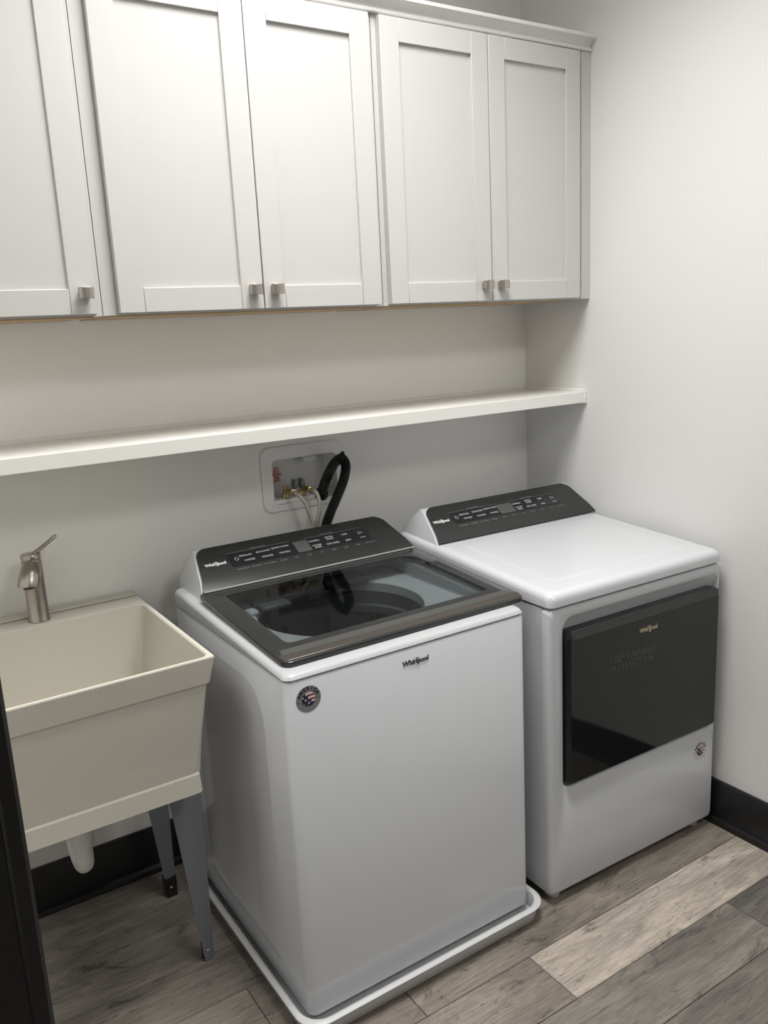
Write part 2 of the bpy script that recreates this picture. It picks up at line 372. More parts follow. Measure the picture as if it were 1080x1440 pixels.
# ------------------------------------------------------------------ recessed outlet box, valves and hoses
ob = thing('outlet_box', (-0.953, 0.0, 1.05), 'white recessed plastic laundry outlet box in the back wall with water valves', 'outlet box')
bm = BM()
o1 = rr(-1.100, -0.805, 1.050, 1.257, 0.030); o1b = rr(-1.097, -0.808, 1.053, 1.254, 0.028); i0 = rr(-1.064, -0.834, 1.073, 1.216, 0.016)
i1 = rr(-1.058, -0.840, 1.079, 1.210, 0.014)
loft(bm, [xz(o1, -0.0008), xz(o1, -0.004), xz(o1b, -0.0065), xz(i0, -0.0065), xz(i0, 0.060), xz(i1, 0.066)], cap0=False, cap1=True)
obj('box_shell', bm, M_box, ob, smooth=30)
bm = BM(); box(bm, -1.064, -0.90, -0.002, 0.04, 1.0735, 1.087)
obj('valve_ledge', bm, M_box, ob, bevel=0.002)
bm = BM(); text_bm(bm, 'DO\nNOT\nBLOCK\nUSE\nHOT', 0.0105, plane_mtx((-1.0195, 0.0585, 1.158), (1, 0, 0), (0, 0, 1)), bold=0.0004)
obj('warning_print', bm, M_red, ob)
obj('box_tab', box(BM(), -0.93, -0.885, 0.035, 0.0588, 1.188, 1.209), M_box, ob, bevel=0.003)
for k, (vx, lab) in enumerate(((-1.012, 'brass water valve at the left of the outlet box'), (-0.952, 'brass water valve in the middle of the outlet box'))):
    bm = BM(); lathe(bm, (vx, 0.02, 1.088), [(0.012, 0), (0.012, 0.014), (0.0095, 0.016), (0.0095, 0.035), (0.006, 0.037)], 12)
    lathe(bm, (vx, 0.02, 1.112), [(0.0085, 0.0), (0.0085, -0.045), (0.0115, -0.047), (0.0115, -0.062), (0.008, -0.064)], 12, 'Y')
    v = obj('valve', bm, M_brass, ob)
    bm = BM(); s = 1 if k == 0 else -1
    lathe(bm, (vx + s * 0.018, 0.0, 1.128), [(0.004, 0), (0.013, 0.001), (0.013, 0.012), (0.009, 0.016)], 10, 'X')
    box(bm, vx + s * 0.018 + 0.002, vx + s * 0.018 + 0.010, -0.014, 0.014, 1.124, 1.146)
    obj('valve_handle', bm, M_leg, v, bevel=0.001)
def hose(name, pts, r, m, label, ends, ribbed=False):
    t = thing(name, pts[0], label, 'hose')
    P = smooth_path(pts, 10)
    if ribbed:
        Q = []
        for i in range(len(P) - 1): Q += [P[i], P[i].lerp(P[i + 1], 0.5)]
        obj('hose_body', tube(BM(), Q, r, 14, lambda i: r * (1.0 if i % 2 else 0.88)), m, t, smooth=60)
    else: obj('hose_body', tube(BM(), P, r, 12), m, t)
    bm = BM(); tube(bm, [P[0], P[3]], r * 1.35, 8)
    obj('hose_nut' if not ribbed else 'hose_cuff', bm, ends, t)
    return t
hose('supply_hose', [(-1.012, -0.043, 1.112), (-1.008, -0.060, 1.109), (-0.994, -0.072, 1.085), (-0.983, -0.076, 1.050), (-0.973, -0.080, 0.999), (-0.978, -0.082, 0.90), (-0.98, -0.082, 0.80)], 0.0062, M_braid, 'braided steel water hose hanging from the left valve of the outlet box', M_brass)
hose('supply_hose', [(-0.952, -0.043, 1.112), (-0.946, -0.060, 1.110), (-0.941, -0.070, 1.085), (-0.943, -0.074, 1.055), (-0.956, -0.073, 0.997), (-0.952, -0.062, 0.90), (-0.950, -0.062, 0.80)], 0.0062, M_braid, 'braided steel water hose from the inner valve, nearest the black drain hose', M_brass)
dh = hose('drain_hose', [(-0.896, 0.0, 1.078), (-0.894, -0.035, 1.130), (-0.885, -0.070, 1.182), (-0.862, -0.085, 1.206), (-0.845, -0.086, 1.182), (-0.857, -0.086, 1.135), (-0.886, -0.086, 1.082), (-0.915, -0.086, 1.032), (-0.934, -0.088, 0.985), (-0.925, -0.092, 0.90), (-0.915, -0.092, 0.80)], 0.0165, M_rub, 'black ribbed drain hose looped over into the outlet box', M_rub, True)
bm = BM(); tube(bm, smooth_path([(-0.872, -0.070, 1.182), (-0.866, -0.085, 1.208), (-0.858, -0.088, 1.224), (-0.852, -0.088, 1.221), (-0.854, -0.086, 1.20)], 4), 0.004, 8)
obj('hose_guide', bm, M_rub, dh)

# ------------------------------------------------------------------ washing machine
WX0, WX1, WY0, WY1 = -1.460, -0.773, -0.834, -0.1385
wm = thing('washing_machine', (-1.1165, -0.50, 0.0), 'white top-loading washing machine with dark glass lid, standing in a white pan', 'washing machine')
bm = BM()
def wr_(ins, r): return rr(WX0 + ins, WX1 - ins, WY0 + ins, WY1 - ins, r, 6)
loft(bm, [xy(wr_(0.006, 0.022), 0.024), xy(wr_(0, 0.022), 0.028), xy(wr_(0, 0.022), 0.864), xy(wr_(0.003, 0.02), 0.8685), xy(wr_(0.03, 0.02), 0.8685)], cap1=False)
obj('cabinet_body', bm, M_enam, wm, smooth=40)
# pressed panel on the left side (and its twin on the right): a shallow raised ridge round a field
for sx, x in ((-1, WX0), (1, WX1)):
    bm = BM(); A = rr(-0.705, -0.235, 0.085, 0.815, (0.10, 0.10, 0.03, 0.03), 6)
    Bq = rr(-0.690, -0.250, 0.10, 0.80, (0.088, 0.088, 0.02, 0.02), 6); Cq = rr(-0.600, -0.33, 0.13, 0.735, (0.09, 0.09, 0.02, 0.02), 6); D = rr(-0.575, -0.355, 0.15, 0.71, (0.07, 0.07, 0.015, 0.015), 6)
    f = lambda P, d: [(x + sx * d, a, b) for a, b in P]
    loft(bm, [f(A, 0.0002), f(Bq, 0.004), f(Cq, 0.004), f(D, 0.0008)], cap0=False)
    obj('side_pressing', bm, M_enam, wm, smooth=50)
def ztop(y): return 0.884 + (y - WY0) / (WY1 - WY0) * 0.036
def lidz(y): return 0.9005 + (y + 0.80) / 0.502 * 0.0355
bm = BM()
def tr(ins, r, dz): return [(a, b, ztop(b) + dz) for a, b in wr_(ins, r)]
inner_r = rr(-1.405, -0.775 - 0.03, -0.735, -0.20, 0.05, 6)
loft(bm, [xy(wr_(0.004, 0.02), 0.8722), xy(wr_(0.0, 0.022), 0.8735), tr(0.0, 0.022, -0.012), tr(0.003, 0.022, -0.005), tr(0.009, 0.020, -0.0012), tr(0.018, 0.018, 0.0), [(a, b, ztop(b)) for a, b in inner_r], [(a, b, 0.874) for a, b in inner_r], xy(rr(-1.40, -0.81, -0.73, -0.205, 0.05, 6), 0.8725)], loop=True)
obj('top_cover', bm, M_cover, wm, smooth=50)
# inner deck with the round tub opening
bm = BM(); n = 48
ctr = (-1.105, -0.462); R0 = 0.228
rect = []
for i in range(n):
    a = 2 * PI * i / n; c_, s_ = math.cos(a), math.sin(a)
    k = min((0.299 if c_ > 0 else 0.299) / max(abs(c_), 1e-6), (0.262 if s_ > 0 else 0.262) / max(abs(s_), 1e-6)); rect.append((ctr[0] + c_ * k, ctr[1] + s_ * k))
loft(bm, [xy(rect, 0.8715), xy(circ(*ctr, R0 + 0.008, n), 0.8715), xy(circ(*ctr, R0, n), 0.866), xy(circ(*ctr, R0, n), 0.84), xy(circ(*ctr, R0 + 0.004, n), 0.84), xy(circ(*ctr, R0 + 0.012, n), 0.866), xy(rect, 0.868)], loop=True)
obj('tub_ring', bm, M_plas, wm, smooth=40)
bm = BM()
lathe(bm, (ctr[0], ctr[1], 0), [(R0 + 0.002, 0.839), (R0 + 0.002, 0.80), (R0 - 0.006, 0.795), (R0 - 0.006, 0.775), (R0 + 0.004, 0.77), (R0 + 0.004, 0.55), (R0 - 0.03, 0.50), (0.10, 0.49), (0.06, 0.51), (0.02, 0.56)], 48)
bmesh.ops.delete(bm, geom=[f for f in bm.faces if len(f.verts) > 4 and f.calc_center_median().z > 0.8], context='FACES')
obj('drum', bm, M_tub, wm, smooth=40)
for k in range(10):
    bm = BM(); a = 2 * PI * k / 10; d = Vector((math.cos(a), math.sin(a), 0)); c0 = Vector((ctr[0], ctr[1], 0))
    tube(bm, [c0 + d * (R0 - 0.002) + Vector((0, 0, 0.765)), c0 + d * (R0 - 0.002) + Vector((0, 0, 0.56))], 0.007, 6)
    obj('drum_rib', bm, M_disp, wm)
# detergent drawer housing at the back of the tub opening, seen through the glass
obj('dispenser_housing', box(BM(), -1.30, -0.93, -0.330, -0.215, 0.8722, 0.892), M_gray, wm, bevel=0.006)
obj('dispenser_tab', box(BM(), -1.335, -1.31, -0.385, -0.345, 0.8722, 0.882), M_plas, wm, bevel=0.003)
obj('dispenser_lip', box(BM(), -1.29, -1.21, -0.378, -0.3315, 0.8722, 0.884), M_gray, wm, bevel=0.003)
bm = BM(); hexa(bm, [(-1.075, -0.405, 0.878), (-1.02, -0.41, 0.878), (-1.01, -0.318, 0.878), (-1.085, -0.318, 0.878), (-1.075, -0.40, 0.896), (-1.02, -0.405, 0.896), (-1.01, -0.318, 0.9), (-1.085, -0.318, 0.9)])
obj('softener_cap', bm, M_black, wm, bevel=0.006)
bm = BM(); text_bm(bm, 'DETERGENT', 0.012, plane_mtx((-1.15, -0.27, 0.8925), (1, 0, 0), (0, 1, 0)))
obj('dispenser_print', bm, M_txtg, wm)
# glass lid
LX0, LX1, LY0, LY1 = -1.440, -0.738, -0.797, -0.302
LB = 0.012
def lz(P, d): return [(a, b, lidz(b) + d) for a, b in P]
oo = rr(LX0, LX1, LY0, LY1, (0.004, 0.004, 0.022, 0.022), 6); oi_ = rr(LX0 + 0.003, LX1 - 0.003, LY0 + 0.003, LY1 - 0.001, (0.004, 0.004, 0.020, 0.020), 6)
win = rr(-1.388, -0.790, -0.708, -0.345, (0.05, 0.012, 0.016, 0.016), 6)
lid = None
bm = BM(); loft(bm, [lz(oo, -0.013), lz(oo, -0.002), lz(oi_, 0.0), lz(win, 0.0), lz(win, -0.010)], loop=False, cap0=False, cap1=False)
loft(bm, [lz(oo, -0.013), lz(win, -0.010)], cap0=False, cap1=False); bmesh.ops.remove_doubles(bm, verts=bm.verts, dist=1e-5)
lid = obj('lid', bm, M_lidf, wm, smooth=40)
bm = BM(); loft(bm, [lz(rr(-1.3875, -0.7905, -0.7075, -0.3455, (0.05, 0.012, 0.016, 0.016), 6), -0.004), lz(rr(-1.3875, -0.7905, -0.7075, -0.3455, (0.05, 0.012, 0.016, 0.016), 6), -0.0006)])
obj('lid_glass', bm, M_glass, lid)
bm = BM(); hp = [(LX0 + 0.012, -0.7925), (LX1 - 0.012, -0.7925), (LX1 - 0.004, -0.776), (LX1 - 0.003, -0.762), (LX0 + 0.003, -0.762), (LX0 + 0.004, -0.776)]
loft(bm, [lz(hp, -0.001), lz(hp, 0.0022)])
obj('lid_handle_band', bm, M_lidh, lid, bevel=0.0015, label='bronze band along the front edge')
bm = BM(); hp = [(LX0 + 0.012, -0.7610), (LX1 - 0.012, -0.7610), (LX1 - 0.02, -0.735), (LX0 + 0.02, -0.735)]
loft(bm, [lz(hp, -0.001), lz(hp, 0.0008)])
obj('lid_front_strip', bm, M_disp, lid)
bm = BM(); lathe(bm, (LX0 + 0.018, -0.784, lidz(-0.784) + 0.002), [(0.002, 0), (0.002, 0.0006)], 8); obj('lid_screw', bm, M_chrome, lid)

# control console: white end caps, dark sloping face
def console(t, face, xs, back, zbase, inset, mface, local, names, mirror_cap):
    """face: list of (y, z) up the face; xs: (x0, x1) at the bottom; back: list of (y, z) of the cap's back profile"""
    (yb, zb), (yt, zt) = face[0], face[-1]
    def xin(z): return inset * max(0.0, (z - zb)) / (zt - zb)
    x0, x1 = xs
    prof = [(yb + 0.004, zbase)] + [(y + 0.004, z - 0.001) for y, z in face] + back
    bm = BM(); rings = []
    for s, e in ((0.0, 0.010), (0.003, 0.003), (0.009, 0.0), (1 - 0.009, 0.0), (1 - 0.003, 0.003), (1.0, 0.010)):
        ring = []
        cy = (yb + back[-1][0]) / 2
        for y, z in prof:
            a, b_ = x0 - mirror_cap + xin(z) * 0.9, x1 + mirror_cap - xin(z) * 0.9
            up = max(0.0, (z - zb)) / (zt - zb)
            yy = y if y < yb + 0.2 * (back[-1][0] - yb) else y - e * 0.8
            ring.append((a + (b_ - a) * s, yy, z - e * 0.35 * up))
        rings.append(ring)
    loft(bm, rings)
    obj('console_housing', bm, M_enam, t, local=local, smooth=45)
    # dark plate over the face
    n = 8; L = []; Rr = []
    bm = BM(); rows = []
    for i in range(len(face)):
        y, z = face[i]; rows.append((y, z, xin(z)))
    # subdivide the top end for its rounded corners
    (ya, za, xa), (yc, zc, xc) = rows[-2], rows[-1]
    rr_ = 0.028; Lf = math.hypot(yc - ya, zc - za); extra = []
    for k in range(0, 7):
        a = PI / 2 * k / 6; s = 1 - (rr_ / Lf) * (1 - math.sin(a)); ins = rr_ * (1 - math.cos(a))
        extra.append((ya + (yc - ya) * s, za + (zc - za) * s, xa + (xc - xa) * s + ins))
    rows = rows[:-1] + extra
    def ring(o_): return [(x0 + q, y - o_ * 0.7, z + o_ * 0.7) for y, z, q in rows] + [(x1 - q, y - o_ * 0.7, z + o_ * 0.7) for y, z, q in rows[::-1]]
    A = [bm.verts.new(p) for p in ring(0.0)]; B_ = [bm.verts.new(p) for p in ring(0.005)]; m_ = len(A); k = m_ // 2
    for i in range(m_):
        j = (i + 1) % m_; bm.faces.new((A[i], A[j], B_[j], B_[i]))
    for S in (A, B_):
        for i in range(k - 1): bm.faces.new((S[i], S[i + 1], S[m_ - 2 - i], S[m_ - 1 - i]))
    fp = obj('control_face', bm, mface, t, local=local, smooth=20)
    # lettering frame on the upper flat part of the face
    (y1, z1), (y2, z2) = face[-2], face[-1]
    up = Vector((0, y2 - y1, z2 - z1)).normalized()
    def at(x, tt, off=0.0):
        yl = yb + (yt - yb) * tt; 
        # project onto the flat part by height
        s = (zb + (zt - zb) * tt - z1) / (z2 - z1)
        return Vector((x, y1 + (y2 - y1) * s, z1 + (z2 - z1) * s)) + Vector((0, -up.z, up.y)) * (0.0053 + off) 
    return fp, at, up
def console_print(fp, at, up, px0, px1, t0, t1, disp, power, logo, local, par):
    M = lambda x, tt, off=0.0: plane_mtx(at(x, tt, off), (1, 0, 0), up)
    h = (at(0, t1) - at(0, t0)).length
    bm = BM(); P = rr(-(px1 - px0) / 2, (px1 - px0) / 2, -h / 2, h / 2, 0.006, 4)
    m = M((px0 + px1) / 2, (t0 + t1) / 2)
    loft(bm, [[tuple(m @ Vector((a, b_, z))) for a, b_ in P] for z in (-0.0008, 0.0006)])
    obj('touch_panel', bm, M_blackp, fp, local=local)
    bm = BM(); m = M(sum(disp) / 2, (t0 + t1) / 2); w_ = (disp[1] - disp[0]) / 2
    loft(bm, [[tuple(m @ Vector((a, b_, z))) for a, b_ in rr(-w_, w_, -h / 2 * 0.92, h / 2 * 0.92, 0.001, 2)] for z in (0.0002, 0.0010)])
    obj('display', bm, M_disp, fp, local=local)
    bm = BM(); lw = px1 - px0; tw = h
    left = [('REGULAR', .115, .70), ('DELICATES', .235, .74), ('QUICK WASH', .355, .80), ('WHITES', .125, .30), ('COLORS', .245, .30), ('TOWELS', .365, .32)]
    right = [('NORMAL', .60, .74), ('EXTRA\nRINSE', .715, .74), ('TEMP', .83, .78), ('WATER\nLEVEL', .60, .26), ('SOIL LEVEL', .715, .26), ('SPIN', .83, .26)]
    for s, fx, ft in left + right: text_bm(bm, s, 0.0088, M(px0 + lw * fx, t0 + (t1 - t0) * ft, 0.0008), depth=0.0001, bold=0.00012)
    text_bm(bm, 'START', 0.007, M(px0 + lw * .945, t0 + (t1 - t0) * .25, 0.0008), depth=0.0001)
    m = M(px0 + lw * .94, t0 + (t1 - t0) * .66, 0.0009)
    tri = [(-.004, .006), (-.004, -.006), (.006, 0)]
    for i in range(3):
        a, b_ = Vector((*tri[i], 0)), Vector((*tri[(i + 1) % 3], 0)); tube(bm, [m @ a, m @ b_], 0.0005, 4)
    box_m = [(.009, .006), (.009, -.006)]; tube(bm, [m @ Vector((.009, .006, 0)), m @ Vector((.009, -.006, 0))], 0.0005, 4)
    # power mark
    m = M(power[0], power[1], 0.0009)
    tube(bm, [m @ Vector((.006 * math.sin(a), .006 * math.cos(a), 0)) for a in [0.7 + i * (2 * PI - 1.4) / 16 for i in range(17)]], 0.0007, 5)
    tube(bm, [m @ Vector((0, .008, 0)), m @ Vector((0, .001, 0))], 0.0007, 5)
    obj('key_print', bm, M_txtg, fp, local=local, kind='stuff')
    bm = BM()
    for i, s in enumerate(('Sensor Balance', 'Soft Agitate', 'Fabric Softener', 'Presoak', 'Hot', 'Cold', 'On', 'Heavy', 'Light', 'Delay', 'Control Lock')):
        text_bm(bm, s, 0.0062, M(px0 + lw * (0.055 + i * 0.091), t0 - 0.075, 0.0), depth=0.0001)
    text_bm(bm, 'WHAT TO WASH', 0.006, M(px0 + lw * .22, t1 + 0.05, 0.0), depth=0.0001)
    text_bm(bm, 'HOW TO WASH', 0.006, M(px0 + lw * .72, t1 + 0.05, 0.0), depth=0.0001)
    m = M(px0 + lw * .22, t1 + 0.03, 0.0); tube(bm, [m @ Vector((-.10, 0, 0)), m @ Vector((.10, 0, 0))], 0.0003, 4)
    m = M(px0 + lw * .76, t1 + 0.03, 0.0); tube(bm, [m @ Vector((-.10, 0, 0)), m @ Vector((.10, 0, 0))], 0.0003, 4)
    obj('legend_print', bm, M_txtd2, fp, local=local, kind='stuff')
    obj('brand_print', logo_bm(M(logo[0], logo[1], 0.0002), logo[2]), M_txtw, fp, local=local)
def logo_bm(m, width, depth=0.0004):
    bm = BM(); s = width / 4.05
    text_bm(bm, 'Whirlpool', s, m, depth=depth, bold=s * 0.022)
    P = []
    for i in range(40):
        a = -2.4 + i / 39 * 5.6
        P.append(m @ Vector((0.10 * s + 0.62 * s * math.cos(a) * (0.75 + 0.25 * i / 39), -0.02 * s + 0.52 * s * math.sin(a), depth)))
    rot = []
    tube(bm, P, s * 0.035, 5, lambda i: s * 0.055 * math.sin(PI * (i + 0.6) / 40.2) + 1e-5)
    return bm
wface = [(-0.298, 0.9365), (-0.2705, 0.9600), (-0.160, 1.0175)]
wback = [(-0.145, 1.0165), (-0.118, 0.985), (-0.112, 0.945), (-0.112, 0.912)]
fp, at, up = console(wm, wface, (-1.430, -0.745), wback, 0.9125, 0.0375, M_dark, False, None, 0.002)
console_print(fp, at, up, -1.318, -0.862, 0.435, 0.735, (-1.112, -1.066), (-1.296, 0.60), (-1.360, 0.575, 0.060), False, wm)
bm = BM(); box(bm, -1.4285, -0.7465, -0.3068, -0.3022, 0.9372, 0.9402)
obj('bright_line', bm, M_txtg, fp)
# front badges
obj('front_brand_badge', logo_bm(plane_mtx((-1.120, WY0 - 0.0008, 0.833), (1, 0, 0), (0, 0, 1)), 0.072, 0.0012), M_badge, wm)
def flag_badge(par, c, r, mdisc, mletter, local):
    """round sticker: ring with lettering round the top, a small waving flag in the middle"""
    cx, cy, cz = c; P = lambda u, v, d: (cx + u, cy - d, cz + v)
    bm = BM(); n = 40
    loft(bm, [[P(r * math.cos(2 * PI * k / n), r * math.sin(2 * PI * k / n), d) for k in range(n)] for d in (0.0001, 0.0006)])
    bd = obj('round_sticker', bm, mdisc, par, local=local)
    bm = BM()
    for i, ch in enumerate('AMERICA'):
        a = math.radians(90 + 66 - i * 22); ra = r * 0.79
        ex = (math.sin(a), 0, -math.cos(a)); ey = (math.cos(a), 0, math.sin(a))
        text_bm(bm, ch, r * 0.36, plane_mtx(P(ra * math.cos(a), ra * math.sin(a), 0.0007), ex, ey), depth=0.0001, bold=r * 0.022)
    for s in (-1, 1):
        lathe(bm, P(s * r * 0.83, -r * 0.08, 0.0006), [(r * 0.045, 0), (r * 0.045, -0.0002)], 8, 'Y')
    obj('sticker_lettering', bm, mletter, bd, local=local)
    ri = r * 0.56
    bm = BM(); lathe(bm, P(0, 0, 0.0006), [(ri, 0), (ri, -0.0002)], 32, 'Y'); obj('flag_field', bm, M_flagb, bd, local=local)
    def wave(t0, t1, u0, u1):
        bm = BM(); A = []; Bq = []; N_ = 14
        for i in range(N_ + 1):
            u = u0 + (u1 - u0) * i / N_; off = 0.10 * math.sin(i / N_ * 2.6 + 0.2)
            def cl(u_, v_):
                l = math.hypot(u_, v_); k = min(1, 0.97 / l) if l > 0 else 1; return u_ * k * ri, v_ * k * ri
            A.append(cl(u, t0 + off)); Bq.append(cl(u, t1 + off))
        for i in range(N_):
            vs_ = [bm.verts.new(P(q[0], q[1], 0.0010)) for q in (A[i], A[i + 1], Bq[i + 1], Bq[i])]
            bm.faces.new(vs_)
        bmesh.ops.remove_doubles(bm, verts=bm.verts, dist=1e-6); return bm
    bmw = BM(); bmr = BM()
    for k, (t0, t1, u0) in enumerate(((0.86, 0.55, -0.45), (0.55, 0.30, -0.35), (0.30, 0.00, -0.05), (0.00, -0.24, 0.10), (-0.24, -0.5, 0.38))):
        q = wave(t1 - 0.02, t0 - 0.02, u0, 0.95)
        me = bpy.data.meshes.new('s'); q.to_mesh(me); (bmw if k % 2 == 0 else bmr).from_mesh(me); q.free(); bpy.data.meshes.remove(me)
    obj('pale_stripes', bmw, M_flagw, bd, local=local); obj('dark_red_stripes', bmr, M_flagr, bd, local=local)
    bm = BM()
    for (u, v, q) in ((-0.42, -0.08, 0.20), (0.0, -0.52, 0.19), (-0.80, 0.28, 0.16), (-0.62, -0.60, 0.08), (-0.2, -0.85, 0.07)):
        st_ = []
        for i in range(10):
            a = PI / 2 + i * PI / 5; rad = q if i % 2 == 0 else q * 0.42
            uu, vv = u + rad * math.cos(a), v + rad * math.sin(a); l = math.hypot(uu, vv); k = min(1, 0.97 / l); st_.append((uu * k * ri, vv * k * ri))
        loft(bm, [[P(a, b_, d) for a, b_ in st_] for d in (0.0009, 0.0011)])
    obj('flag_stars', bm, M_flagw, bd, local=local)
flag_badge(wm, (-1.4065, WY0, 0.8215), 0.0305, M_silver, M_txtb, False)
# feet
bm = BM()
for x in (WX0 + 0.05, WX1 - 0.05):
    for y in (WY0 + 0.05, WY1 - 0.05):
        f = lathe(BM(), (x, y, 0.0062), [(0.02, 0), (0.02, 0.008), (0.012, 0.010), (0.012, 0.0185)], 12); obj('foot', f, M_blk, wm)

# ------------------------------------------------------------------ drain pan under the washer
pn = thing('drain_pan', (-1.1335, -0.50, 0.0), 'shallow white plastic drain pan under the washing machine', 'drain pan')
px0, px1, py0, py1 = -1.500, -0.750, -0.893, -0.115
q = lambda ins, r: rr(px0 + ins, px1 - ins, py0 + ins, py1 - ins, r, 8)
bm = BM()
loft(bm, [xy(q(0.022, 0.045), 0.0004), xy(q(0.015, 0.05), 0.006), xy(q(0.009, 0.055), 0.0455), xy(q(0.002, 0.06), 0.047), xy(q(0.0, 0.062), 0.050), xy(q(0.003, 0.06), 0.053), xy(q(0.009, 0.058), 0.054), xy(q(0.0155, 0.055), 0.052), xy(q(0.0185, 0.052), 0.045), xy(q(0.0215, 0.045), 0.009), xy(q(0.028, 0.04), 0.0055)])
obj('pan_shell', bm, M_pan, pn, smooth=50)

# ------------------------------------------------------------------ dryer (own frame: front right bottom corner is the origin, x to the left is negative)
DRZ = -0.0221
dr = thing('tumble_dryer', (-0.0332, -0.8791, 0.0), 'white front-loading tumble dryer with a black glass door beside the right wall', 'dryer', DRZ)
DW, DZ0, DZ1, DD = 0.686, 0.0286, 0.8695, 0.72
bm = BM(); D_ = lambda ins, r, y0=0.0, y1=DD: rr(-DW + ins, 0 - ins, y0 + ins, y1 - ins, r, 5)
loft(bm, [xy(rr(-DW + 0.002, -0.002, 0.030, DD, 0.004, 5), DZ0 + 0.006), xy(rr(-DW + 0.002, -0.002, 0.030, DD, 0.004, 5), DZ1)])
obj('cabinet_body', bm, M_enam, dr, local=True)
# front panel: a shell with a rounded edge and the sunk opening for the door
F0 = rr(-DW, 0, DZ0, DZ1, 0.020, 6)
def fr(ins, r): return rr(-DW + ins, -ins, DZ0 + ins, DZ1 - ins, r, 6)
op = rr(-0.642, -0.013, 0.350, 0.842, (0.018, 0.040, 0.02, 0.02), 6)
op2 = rr(-0.640, -0.015, 0.352, 0.840, (0.018, 0.040, 0.02, 0.02), 6)
bk = rr(-0.636, -0.018, 0.356, 0.797, (0.010, 0.010, 0.016, 0.016), 6)
bm = BM(); loft(bm, [xz(fr(0.0, 0.010), 0.0285), xz(fr(0.0, 0.012), 0.014), xz(fr(0.003, 0.014), 0.005), xz(fr(0.009, 0.018), 0.0008), xz(fr(0.0125, 0.02), 0.0), xz(op, 0.0), xz(op2, 0.0015), xz(bk, 0.026)], cap0=False)
obj('front_panel', bm, M_enam, dr, local=True, smooth=45)
# black glass door
d0 = rr(-0.634, -0.020, 0.358, 0.800, (0.016, 0.022, 0.022, 0.018), 6)
di = lambda i: rr(-0.634 + i, -0.020 - i, 0.358 + i, 0.800 - i, (0.016, 0.022, 0.022, 0.018), 6)
bm = BM(); loft(bm, [xz(di(0.0), 0.025), xz(di(0.0), -0.006), xz(di(0.002), -0.009), xz(rr(-0.634 + 0.012, -0.024, 0.364, 0.776, (0.004, 0.004, 0.012, 0.010), 6), -0.0125)])
dd = obj('door', bm, M_black, dr, local=True, smooth=12)
bm = BM(); hexa(bm, [(-0.616, -0.0125, 0.7772), (-0.028, -0.0125, 0.7772), (-0.024, -0.0095, 0.797), (-0.622, -0.0095, 0.797), (-0.616, -0.0137, 0.7772), (-0.028, -0.0137, 0.7772), (-0.024, -0.0107, 0.797), (-0.622, -0.0107, 0.797)])
obj('door_top_band', bm, M_blackbev, dd, local=True)
obj('brand_badge', logo_bm(plane_mtx((-0.327, -0.0128, 0.7425), (1, 0, 0), (0, 0, 1)), 0.07, 0.0008), M_gold, dd, local=True)
bm = BM()
for s, z in (('KEEP WRINKLES', 0.681), ('FROM SETTING', 0.654)): text_bm(bm, s, 0.0265, plane_mtx((-0.480, -0.0127, z), (1, 0, 0), (0, 0, 1)), align='LEFT', depth=0.0001, sx=0.97)
obj('door_print', bm, M_txtd, dd, local=True)
flag_badge(dr, (-0.069, 0.0, 0.279), 0.030, M_clear, M_txtb, True)
# top
def dz(y): return 0.912 + y * 0.060
def dt(ins, r, dzz): return [(a, b_, dz(b_) + dzz) for a, b_ in D_(ins, r, -0.004, DD)]
yy = [0.0]
bm = BM()
loft(bm, [xy(D_(0.004, 0.018, -0.004), 0.8735), xy(D_(0.0, 0.022, -0.004), 0.876), dt(0.0, 0.024, -0.020), dt(0.002, 0.024, -0.011), dt(0.007, 0.024, -0.005), dt(0.015, 0.024, -0.001), dt(0.026, 0.026, 0.0)])
tp = obj('top_cover', bm, M_enam, dr, local=True, smooth=50)
bm = BM(); g = lambda i, r: rr(-DW + 0.072 + i, -0.055 - i, 0.066 + i, 0.47, (0.01, 0.01, r, r), 6)
loft(bm, [[(a, b_, dz(b_) - 0.0004) for a, b_ in g(0, 0.03)], [(a, b_, dz(b_) + 0.0012) for a, b_ in g(0.016, 0.026)], [(a, b_, dz(b_) + 0.0013) for a, b_ in g(0.020, 0.024)]])
obj('top_pressing', bm, M_enam, tp, local=True, smooth=8)
# console
dface = [(0.508, 0.9440), (0.533, 0.9675), (0.628, 1.0320)]
dback = [(0.642, 1.031), (0.685, 0.995), (0.700, 0.965), (0.702, 0.944)]
fp, at, up = console(dr, dface, (-0.668, -0.004), dback, 0.938, 0.030, M_dark, True, None, 0.005)
sh_ = 0.0215
console_print(fp, at, up, -0.590 + sh_, -0.138 + sh_, 0.435, 0.725, (-0.402 + sh_, -0.340 + sh_), (-0.573 + sh_, 0.59), (-0.634 + sh_, 0.565, 0.058), True, dr)
for (x, y) in ((-DW + 0.045, 0.045), (-0.045, 0.045), (-DW + 0.045, DD - 0.06), (-0.045, DD - 0.06)):
    obj('foot', lathe(BM(), (x, y, 0.0003), [(0.020, 0), (0.021, 0.006), (0.016, 0.010), (0.013, 0.034)], 14), M_clear, dr, local=True)

